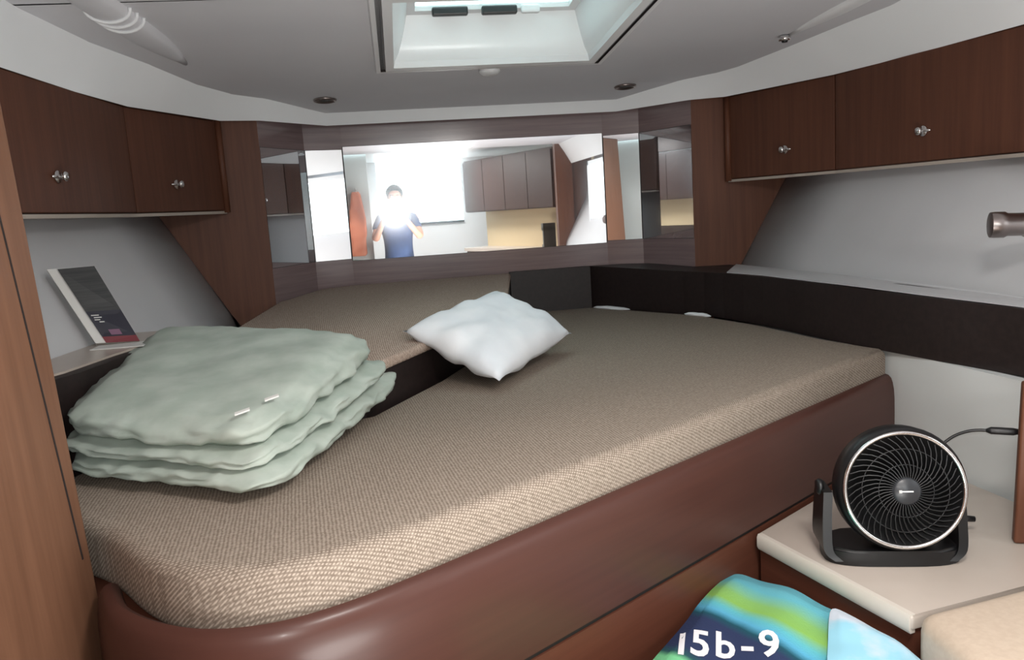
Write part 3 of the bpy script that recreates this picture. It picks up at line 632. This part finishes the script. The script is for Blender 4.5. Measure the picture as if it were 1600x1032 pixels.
# ------------------------------------------------------------------ pillow
pw = thing('pillow', 'small white cotton pillow tilted across the tan cushion and brown mattress', 'pillow', (-.1, 2.6, .85))
pc = {'b': Vector((-.165, 2.22, .868)), 'r': Vector((.165, 2.75, .90)), 't': Vector((-.075, 2.89, 1.055)), 'l': Vector((-.425, 2.47, .998))}
def P_disp(p, u_, v_, w_):
    return p+Vector((noise.noise(p*9)*.006, noise.noise(p*9+Vector((5, 0, 0)))*.006, noise.noise(p*14)*.012*(1-abs(u_)**3)*(1-abs(v_)**3)))
def pillow_mesh(b_, r, t, l, th=.062, n=26):
    bm = B(); nrm = (r-b_).cross(l-b_).normalized(); V = {}
    for side in (1, -1):
        for i in range(n+1):
            for j in range(n+1):
                a, c_ = i/n, j/n; U, Vv = 2*a-1, 2*c_-1; edge = i in (0, n) or j in (0, n)
                key = (i, j, 0 if edge else side)
                if key in V: continue
                # edges pull inward between the corners
                k = .025; aa = a-(U*(1-Vv*Vv))*k*abs(U)**1.5; cc = c_-(Vv*(1-U*U))*k*abs(Vv)**1.5
                p = (1-cc)*((1-aa)*b_+aa*r)+cc*((1-aa)*l+aa*t)
                h = th*((1-U**4)*(1-Vv**4))**.55*(1-.25*(abs(U*Vv)))
                wr = .010*noise.noise(Vector((U*3, Vv*3, side)))+.006*math.sin(9*math.atan2(Vv, U))*max(abs(U), abs(Vv))**3*(0 if edge else 1)
                if not edge: p = p+nrm*side*(h+wr*min(1, h/th*1.5))
                p = p+Vector((0, 0, .006*noise.noise(Vector((U*4, Vv*4, 3)))))
                V[key] = bm.verts.new(p)
        for i in range(n):
            for j in range(n):
                q = []
                for ii, jj in ((i, j), (i+1, j), (i+1, j+1), (i, j+1)):
                    e = ii in (0, n) or jj in (0, n); q.append(V[(ii, jj, 0 if e else side)])
                try: bm.faces.new(q)
                except ValueError: pass
    return bm
obj('pillow_body', pillow_mesh(pc['b'], pc['r'], pc['t'], pc['l']), M['pillow'], pw, smooth=True)
bm = B(); tube(bm, [pc['b'], pc['b']*.5+pc['r']*.5+Vector((-.02, .015, 0)), pc['r']], .002, 6); bm.free()

# ------------------------------------------------------------------ folded quilt
qt = thing('folded_quilt', 'folded pale green quilt piled at the left end of the mattress', 'blanket', (-.85, 1.95, .83))
def Q_disp(amp, seed, groove=0):
    def f(p, u_, v_, w_):
        q = p*6+Vector((seed, 0, 0)); d = Vector((noise.noise(q)*amp, noise.noise(q+Vector((9, 0, 0)))*amp, noise.noise(q*1.3+Vector((0, 9, 0)))*amp*.9))
        # crumpled ridges at the sides
        e = max(abs(u_), abs(v_))**6
        d.z += e*amp*.35*math.sin(p.x*38+p.y*30+seed)
        c_ = p-Vector((-.82, 1.98, p.z)); c_.normalize(); d += c_*(e*.015*noise.noise(Vector((p.x*16+seed, p.y*16, w_*1.5)))); d.z += e*.007*noise.noise(p*30)
        return p+d
    return f
def layer(nm, bot, top, amp, seed, rnd=.42, n=(34, 38, 8)):
    bm = B(); softbox(bm, bot+top, n, rnd, Q_disp(amp, seed)); return obj(nm, bm, M['quilt'], qt, smooth=True)
# lower fold (resting on mattress, climbing on the platform at the back)
layer('lower_fold', [(-1.17, 1.78, .842), (-.69, 1.46, .842), (-.42, 2.34, .855), (-1.08, 2.44, .90)],
      [(-1.17, 1.77, .892), (-.69, 1.46, .888), (-.42, 2.28, .935), (-1.09, 2.44, .97)], .006, 1.3)
layer('middle_fold', [(-1.17, 1.78, .882), (-.70, 1.50, .878), (-.45, 2.22, .925), (-1.09, 2.44, .96)],
      [(-1.18, 1.77, .930), (-.70, 1.50, .918), (-.45, 2.17, .975), (-1.12, 2.46, 1.01)], .006, 5.1)
layer('upper_fold', [(-1.17, 1.78, .915), (-.715, 1.53, .905), (-.475, 2.16, .96), (-1.13, 2.46, 1.00)],
      [(-1.17, 1.77, .990), (-.715, 1.55, .972), (-.495, 2.17, 1.065), (-1.15, 2.56, 1.095)], .009, 9.7)
for (x, y, z) in ((-.700, 1.66, .996), (-.750, 1.605, .985)):
    bm = B(); slab(bm, [(x-.012, y-.006, z), (x+.014, y+.012, z+.004), (x+.012, y+.022, z+.006), (x-.014, y+.004, z+.002)], .003, (0, 0, -1))
    obj('care_tag', bm, M['paper'], qt, label='small white care tag')

# ------------------------------------------------------------------ towel pile in the nook
def towel_mat():
    m = mat('towel_print', (.3, .7, .8), .9, spec=.1); bs = m.node_tree.nodes['Principled BSDF']
    tc_ = nd(m, 'ShaderNodeTexCoord'); sx = nd(m, 'ShaderNodeSeparateXYZ'); lk(m, tc_.outputs['Object'], sx.inputs[0])
    n = nd(m, 'ShaderNodeTexNoise'); n.inputs['Scale'].default_value = 5; lk(m, tc_.outputs['Object'], n.inputs[0])
    # diagonal coordinate across the stripes, wobbled
    def mth(op, a, b_=None, c_=None):
        q = nd(m, 'ShaderNodeMath'); q.operation = op
        for i, x in enumerate((a, b_, c_)):
            if x is None: continue
            if isinstance(x, (int, float)): q.inputs[i].default_value = x
            else: lk(m, x, q.inputs[i])
        return q.outputs[0]
    t_ = mth('ADD', mth('MULTIPLY', sx.outputs[0], .90), mth('MULTIPLY', sx.outputs[1], .435))
    t_ = mth('ADD', t_, mth('MULTIPLY', mth('SUBTRACT', n.outputs[0], .5), .05))
    t_ = mth('MULTIPLY_ADD', t_, 1/.6, .3225/.6)
    r = nd(m, 'ShaderNodeValToRGB'); cr = r.color_ramp
    cols = [(0, (120, 200, 150)), (.14, (120, 200, 146)), (.17, (44, 84, 90)), (.21, (50, 60, 92)), (.41, (50, 60, 92)), (.45, (36, 82, 96)), (.49, (92, 172, 206)), (.53, (100, 186, 196)), (.59, (140, 190, 96)), (.65, (136, 188, 108)), (.74, (104, 182, 196)), (1, (124, 190, 210))]
    while len(cr.elements) < len(cols): cr.elements.new(.5)
    for e, (p_, c_) in zip(cr.elements, cols): e.position = p_; e.color = (*s2l(c_), 1)
    lk(m, t_, r.inputs[0]); lk(m, r.outputs[0], bs.inputs['Base Color'])
    n2 = nd(m, 'ShaderNodeTexNoise'); n2.inputs['Scale'].default_value = 220; lk(m, tc_.outputs['Object'], n2.inputs[0])
    bp = nd(m, 'ShaderNodeBump'); bp.inputs['Strength'].default_value = .4; bp.inputs['Distance'].default_value = .003
    lk(m, n2.outputs[0], bp.inputs['Height']); lk(m, bp.outputs[0], bs.inputs['Normal'])
    return m
M['towel'] = towel_mat()
bag = thing('duffel_bag', 'black bag in the nook under the bright beach towel', 'bag', (.3, 1.5, 0))
bm = B(); softbox(bm, [(.02, 1.25, .003), (.50, 1.10, .003), (.44, 1.72, .003), (.33, 1.76, .003), (-.0, 1.27, .33), (.52, 1.10, .33), (.455, 1.70, .36), (.31, 1.745, .355)], (16, 16, 8), .5, lambda p, a, b_, c_: p+Vector((0, 0, noise.noise(p*8)*.01 if c_ > -.5 else 0))); obj('bag_body', bm, M['black'], bag, smooth=True)
bm = B(); tube(bm, catmull([(.40, 1.69, .372), (.455, 1.63, .395), (.50, 1.52, .392), (.515, 1.42, .372)], 5), .008, 8); obj('bag_strap', bm, M['black'], bag, smooth=True)
tw = thing('beach_towel', 'folded beach towel in bright blue and green stripes with white characters, in the nook', 'towel', (.3, 1.5, .37))
TB = [(.00, 1.22, .375), (.42, 1.18, .375), (.425, 1.64, .39), (.325, 1.775, .38)]
TB = [(-.20, 1.23, .398), (.40, 1.02, .398), (.495, 1.50, .408), (.352, 1.825, .400)]
TT = [(x, y, z+.035) for x, y, z in TB]
TWN = lambda p: .010*noise.noise(p*7)+.004*math.sin(p.x*30-p.y*22)
bm = B(); softbox(bm, TB+TT, (36, 36, 6), .6, lambda p, a, b_, c_: p+Vector((noise.noise(p*6)*.006, noise.noise(p*6+Vector((4, 0, 0)))*.006, TWN(Vector((p.x, p.y, 0)))))); obj('towel_body', bm, M['towel'], tw, smooth=True)
# second turquoise/white towel at the right of it
t2 = thing('white_towel', 'white and pale blue towel end beside the striped beach towel', 'towel', (.47, 1.35, .37))
bm = B(); softbox(bm, [(.26, 1.22, .441), (.52, 1.08, .435), (.512, 1.36, .436), (.452, 1.545, .440), (.26, 1.22, .456), (.52, 1.08, .452), (.510, 1.36, .452), (.450, 1.54, .455)], (14, 20, 5), .8, lambda p, a, b_, c_: p+Vector((0, 0, noise.noise(p*12)*.008))); obj('towel_body', bm, noisy(mat('pale_blue_terry', (.7, .8, .9), .9), s2l((150, 206, 226)), s2l((206, 216, 228)), ns=5, bump=.2, lo=.45, hi=.55), t2, smooth=True)
# white characters printed on the navy stripe
def text_mesh(s_, size):
    cu = bpy.data.curves.new('t', 'FONT'); cu.body = s_; cu.size = size; cu.extrude = 0; cu.offset = size*.02; cu.resolution_u = 3
    o_ = bpy.data.objects.new('t', cu); COL.objects.link(o_); dg = bpy.context.evaluated_depsgraph_get(); me = bpy.data.meshes.new_from_object(o_.evaluated_get(dg))
    bm = B(); bm.from_mesh(me); bpy.data.objects.remove(o_); bpy.data.curves.remove(cu); bpy.data.meshes.remove(me); return bm
M['print'] = mat('white_print', s2l((236, 236, 240)), .8)
from mathutils.bvhtree import BVHTree
tob = [o for o in bpy.data.objects if o.name == 'towel_body'][0]; tme = tob.data; off_ = world_loc(tob)
bvh = BVHTree.FromPolygons([v_.co+off_ for v_ in tme.vertices], [tuple(p_.vertices) for p_ in tme.polygons])
O0, EX, EY = Vector((.060, 1.465, 0)), Vector((.225, -.135, 0))/4.1, Vector((.052, .125, 0))
xx = 0.0
for k, ch in enumerate('15b-9'):
    tb = text_mesh(ch, 1.0); ww = max(v_.co.x for v_ in tb.verts)
    bmesh.ops.triangulate(tb, faces=tb.faces[:]); bmesh.ops.subdivide_edges(tb, edges=tb.edges[:], cuts=1)
    for v_ in tb.verts:
        q_ = O0+EX*(xx+v_.co.x*1.35)*1.0+EY*(v_.co.y*1.0+.10*xx); hit = bvh.ray_cast(Vector((q_.x, q_.y, 1)), Vector((0, 0, -1)))[0]
        v_.co = (q_.x, q_.y, (hit.z if hit else .43)+.0015)
    xx += ww*1.35+.16
    obj('printed_character', tb, M['print'], tw)

# ------------------------------------------------------------------ aft part of the boat seen in the mirrors
bm = B(); box(bm, -1.9, -.66, -.62, -.58, 0, 2.05); struct('wall_aft_left', bm, M['aft'])
bm = B(); box(bm, 1.32, 1.50, -.66, -.56, 0, 2.05); struct('door_frame', bm, M['cherry'])
bm = B(); box(bm, 1.50, 1.72, -.62, -.58, 1.32, 1.95); box(bm, 1.50, 1.62, -.62, -.58, 0, 1.32); struct('door_1', bm, M['locker'])
bm = B(); box(bm, 1.62, 2.2, -.62, -.58, 0, 1.32); box(bm, 1.72, 2.2, -.62, -.58, 1.32, 2.05); struct('wall_aft_right', bm, M['tan_wall'])
bm = B(); box(bm, -1.75, 2.2, -.62, -.58, 2.05, 2.2); struct('trim_9', bm, M['fascia'])
bm = B(); box(bm, -2.3, 2.5, -3.62, -.55, 2.10, 2.13); struct('ceiling_saloon', bm, M['fascia'])
bm = B(); box(bm, -2.33, -2.3, -3.62, -.6, 0, 2.1); struct('wall_saloon_left', bm, M['fascia'])
bm = B(); box(bm, 2.5, 2.53, -3.62, -.6, 0, 2.1); struct('wall_saloon_right', bm, M['tan_wall'])
bm = B()
for x0, x1, z0, z1 in ((-2.3, -.62, 0, 2.1), (.56, 2.5, 0, 2.1), (-.62, .56, 0, 1.22)): box(bm, x0, x1, -3.62, -3.58, z0, z1)
struct('wall_aft', bm, M['fascia'])
bm = B(); box(bm, -.62, .56, -3.58, -3.53, 1.20, 1.235); struct('trim_10', bm, M['black'])
bm = B(); box(bm, 1.515, 1.53, .15, 1.12, .98, 1.72); struct('added_glow_panel', bm, mat('added_glow', (.8, .85, .85), .4, emit=(.85, .95, 1), es=2.2))  # added glowing panel, gives the narrow corner mirror something bright to reflect
bm = B()
for y0, y1, z0, z1 in ((.11, .15, .94, 1.76), (1.12, 1.16, .94, 1.76), (.11, 1.16, .94, .98), (.11, 1.16, 1.72, 1.76)): box(bm, 1.50, 1.53, y0, y1, z0, z1)
struct('added_panel_frame', bm, M['plastic'])  # surround of the added glowing panel
# saloon joinery: lockers over a tan splashback and worktop
gl = thing('saloon_locker', 'dark wood saloon lockers over a cream splashback, seen in the wide mirror', 'locker', (.9, -1.4, 0))
p, q = Vector((1.30, -.68)), Vector((.50, -2.5)); d = (q-p).normalized(); nn = Vector((-d.y, d.x))
nn = nn if nn.x > 0 else -nn
def vb(bm, s0, s1, o0, o1, z0, z1):
    c_ = [p+d*s0+nn*o0, p+d*s1+nn*o0, p+d*s1+nn*o1, p+d*s0+nn*o1]
    hexa(bm, [(v_.x, v_.y, z0) for v_ in c_]+[(v_.x, v_.y, z1) for v_ in c_])
L = (q-p).length
for k in range(4):
    bm = B(); vb(bm, k*L/4+.006, (k+1)*L/4-.006, -.004, .018, 1.34, 1.96); obj('door', bm, M['saloon'], gl)
bm = B(); vb(bm, 0, L, .02, .35, 1.33, 1.98); obj('carcass', bm, M['saloon'], gl)
bm = B(); vb(bm, 0, L, .30, .33, .88, 1.33); obj('splashback', bm, M['tan_wall'], gl)
bm = B(); vb(bm, 0, L, -.06, .35, .84, .88); obj('worktop', bm, M['cream'], gl)
bm = B(); vb(bm, 0, L, -.02, .33, 0, .84); obj('base_cabinet', bm, M['cherry'], gl)
km = p+d*.30+nn*.12
kt = thing('coffee_maker', 'small black coffee maker on the saloon worktop, seen in the wide mirror', 'appliance', (km.x, km.y, .88))
bm = B(); box(bm, km.x-.07, km.x+.07, km.y-.06, km.y+.06, .882, .92); box(bm, km.x-.07, km.x+.07, km.y+.0, km.y+.06, .92, 1.12); box(bm, km.x-.07, km.x+.07, km.y-.06, km.y+.06, 1.08, 1.16); obj('machine_body', bm, M['black'], kt)
bm = B(); lathe(bm, [(.04, .922), (.05, .95), (.045, 1.0), (.03, 1.03)], (km.x, km.y-.03, 0), (0, 0, 1), 20); obj('jug', bm, M['chrome'], kt, smooth=True)
# orange jacket hanging on the aft wall
jk = thing('orange_jacket', 'orange jacket hanging left of the photographer, seen in the wide mirror', 'jacket', (-.80, -.5, .9))
bm = B(); softbox(bm, [(-.92, -.57, .95), (-.71, -.57, .95), (-.71, -.49, .97), (-.92, -.49, .97), (-.86, -.57, 1.62), (-.72, -.57, 1.62), (-.72, -.52, 1.62), (-.86, -.52, 1.62)], (10, 6, 22), .5, lambda p_, a, b_, c_: p_+Vector((noise.noise(p_*9)*.02, noise.noise(p_*7)*.015, 0))); obj('jacket_body', bm, M['orange'], jk, smooth=True)
bm = B(); tube(bm, [(-.79, -.575, 1.60), (-.79, -.54, 1.61), (-.79, -.53, 1.66)], .006, 8); obj('hook', bm, M['chrome'], jk, smooth=True)
# ------------------------------------------------------------------ photographer
def skin_mesh(name, joints, edges, mt_, parent=None, sub=2):
    me = bpy.data.meshes.new(name); off_ = world_loc(parent) if parent else Vector()
    keys = list(joints); me.from_pydata([Vector(joints[k][0])-off_ for k in keys], [(keys.index(a), keys.index(b_)) for a, b_ in edges], [])
    o_ = bpy.data.objects.new(name, me); COL.objects.link(o_); o_.parent = parent
    md = o_.modifiers.new('skin', 'SKIN'); md.use_smooth_shade = True
    lay = me.skin_vertices[0].data if me.skin_vertices else None
    if lay is None:
        me.attributes; bpy.context.view_layer.update(); lay = me.skin_vertices[0].data
    for k, x in zip(keys, lay):
        r = joints[k][1]; x.radius = r if isinstance(r, tuple) else (r, r)
    lay[0].use_root = True
    s_ = o_.modifiers.new('sub', 'SUBSURF'); s_.levels = s_.render_levels = sub
    me.materials.append(mt_); return o_
ps = thing('person', 'person in a navy shirt holding up a phone, seen in the wide mirror', 'person', (-.42, -.42, 0))
X, Y0 = -.40, -.42
J = {'pelvis': ((X, Y0, .90), (.12, .08)), 'waist': ((X, Y0, 1.04), (.10, .075)), 'chest': ((X, Y0-.01, 1.24), (.16, .10)), 'neck0': ((X, Y0-.01, 1.36), (.07, .06)), 'neck': ((X, Y0, 1.42), (.05, .05)),
     'head0': ((X, Y0+.02, 1.47), (.065, .075)), 'head1': ((X, Y0+.01, 1.55), (.075, .09)), 'head2': ((X, Y0, 1.61), (.055, .065))}
E_ = [('pelvis', 'waist'), ('waist', 'chest'), ('chest', 'neck0'), ('neck0', 'neck'), ('neck', 'head0'), ('head0', 'head1'), ('head1', 'head2')]
for s, n_ in ((-1, 'l'), (1, 'r')):
    J['sh'+n_] = ((X+s*.165, Y0, 1.32), .055); J['el'+n_] = ((X+s*.23, Y0+.12, 1.12), .042); J['wr'+n_] = ((X-.02+s*.115, Y0+.32, 1.30), .026); J['pa'+n_] = ((X-.02+s*.098, Y0+.365, 1.325), (.022, .030))
    J['hip'+n_] = ((X+s*.10, Y0, .82), .085); J['kn'+n_] = ((X+s*.11, Y0+.01, .46), .058); J['an'+n_] = ((X+s*.12, Y0-.02, .09), .038); J['to'+n_] = ((X+s*.13, Y0+.13, .035), .034)
    E_ += [('chest', 'sh'+n_), ('sh'+n_, 'el'+n_), ('el'+n_, 'wr'+n_), ('wr'+n_, 'pa'+n_), ('pelvis', 'hip'+n_), ('hip'+n_, 'kn'+n_), ('kn'+n_, 'an'+n_), ('an'+n_, 'to'+n_)]
body = skin_mesh('body', J, E_, M['skin'], ps)
J2 = {k: (J[k][0], tuple(r+.012 for r in (J[k][1] if isinstance(J[k][1], tuple) else (J[k][1],)*2))) for k in ('chest', 'waist', 'pelvis', 'neck0', 'shl', 'shr')}
for s, n_ in ((-1, 'l'), (1, 'r')): J2['pelvis'] = ((X, Y0, .92), (.165, .12)); J2['waist'] = ((X, Y0, 1.04), (.15, .11)); J2['hem'] = ((X, Y0, .80), (.175, .125)); J2['e'+n_] = (tuple(Vector(J['sh'+n_][0])*.35+Vector(J['el'+n_][0])*.65), (.060, .060))
skin_mesh('shirt', J2, [('pelvis', 'hem'), ('pelvis', 'waist'), ('waist', 'chest'), ('chest', 'neck0'), ('chest', 'shl'), ('chest', 'shr'), ('shl', 'el'), ('shr', 'er')], M['shirt'], ps)
J3 = {'pelvis': ((X, Y0, .89), (.16, .115))}; E3 = []
for n_ in 'lr':
    for a, r in (('hip', .10), ('kn', .075), ('an', .060)): J3[a+n_] = (J[a+n_][0], r)
    E3 += [('pelvis', 'hip'+n_), ('hip'+n_, 'kn'+n_), ('kn'+n_, 'an'+n_)]
skin_mesh('trousers', J3, E3, M['trouser'], ps)
# hair cap, face features
hc = Vector((X, Y0, 1.565))
bm = B(); bmesh.ops.create_uvsphere(bm, u_segments=28, v_segments=18, radius=1)
for v_ in list(bm.verts):
    if v_.co.z < -.15 and v_.co.y > -.1 or v_.co.z < -.75 or (v_.co.y > .45 and v_.co.z < .42): bm.verts.remove(v_)
for v_ in bm.verts: v_.co = hc+Vector((v_.co.x*.090, v_.co.y*.104-.008, v_.co.z*.092+.012))+v_.co*0
obj('hair', bm, M['hair'], ps, smooth=True)
fy = Y0+.105
for s in (-1, 1):
    bm = B(); bmesh.ops.create_uvsphere(bm, u_segments=12, v_segments=8, radius=.011); bmesh.ops.translate(bm, verts=bm.verts, vec=(X+s*.030, fy-.012, 1.538)); obj('eye', bm, M['paper'], ps, smooth=True)
    bm = B(); bmesh.ops.create_uvsphere(bm, u_segments=12, v_segments=8, radius=.006); bmesh.ops.translate(bm, verts=bm.verts, vec=(X+s*.030, fy-.004, 1.538)); obj('iris', bm, M['black'], ps, smooth=True)
    bm = B(); tube(bm, [(X+s*.014, fy-.006, 1.556), (X+s*.030, fy-.004, 1.561), (X+s*.046, fy-.014, 1.556)], .0035, 6); obj('eyebrow', bm, M['hair'], ps, smooth=True)
    bm = B(); bmesh.ops.create_uvsphere(bm, u_segments=12, v_segments=8, radius=1)
    for v_ in bm.verts: v_.co = Vector((X+s*.079+v_.co.x*.008, Y0+v_.co.y*.016, 1.53+v_.co.z*.026))
    obj('ear', bm, M['skin'], ps, smooth=True)
bm = B(); tube(bm, [(X, fy-.012, 1.540), (X, fy+.004, 1.520), (X, fy+.010, 1.506), (X, fy-.008, 1.498)], [.007, .009, .012, .010], 10); obj('nose', bm, M['skin'], ps, smooth=True)
bm = B(); tube(bm, [(X-.022, fy-.012, 1.478), (X, fy-.004, 1.476), (X+.022, fy-.012, 1.478)], [.003, .006, .003], 8); obj('mouth', bm, mat('lips', s2l((170, 96, 90)), .5), ps, smooth=True)
# fingers closed round the ends of the phone
PZ = 1.352; PX = -.42; PY = -.020
for s in (-1, 1):
    pa = Vector((X-.02+s*.098, Y0+.365, 1.325))
    for k in range(4):
        z0 = 1.300+.018*k; ln = (.85, .95, 1, .9)[k]
        bm = B(); tube(bm, catmull([pa+Vector((0, 0, .0+.012*(k-1.5))), (PX+s*.096, PY-.022, z0+.01), (PX+s*.094, PY+.004, z0+.022), (PX+s*(.094-.030*ln), PY+.0075, z0+.028)], 4), [.0085]*8+[.0078]*3+[.0065, .0055], 8)
        obj('finger', bm, M['skin'], ps, smooth=True)
    bm = B(); tube(bm, catmull([pa+Vector((-s*.004, 0, -.014)), (PX+s*.085, PY-.028, 1.318), (PX+s*.060, PY-.020, 1.335)], 4), [.011]*4+[.010]*3+[.008]*2, 8); obj('thumb', bm, M['skin'], ps, smooth=True)
ph = thing('phone', 'black phone held sideways by the photographer, seen in the wide mirror', 'phone', (PX, PY, PZ-.037))
bm = B(); box(bm, PX-.078, PX+.078, PY-.008, PY, PZ-.037, PZ+.037); bev(bm, .003, 2); obj('phone_body', bm, M['black'], ph)
bm = B(); lathe(bm, [(.006, 0), (.0065, .0015), (.0005, .0016)], (PX, PY+.0001, 1.372), (0, 1, 0), 16); obj('flash_lens', bm, mat('flash_led', (1, 1, 1), .3, emit=(1, .98, .95), es=400), ph)
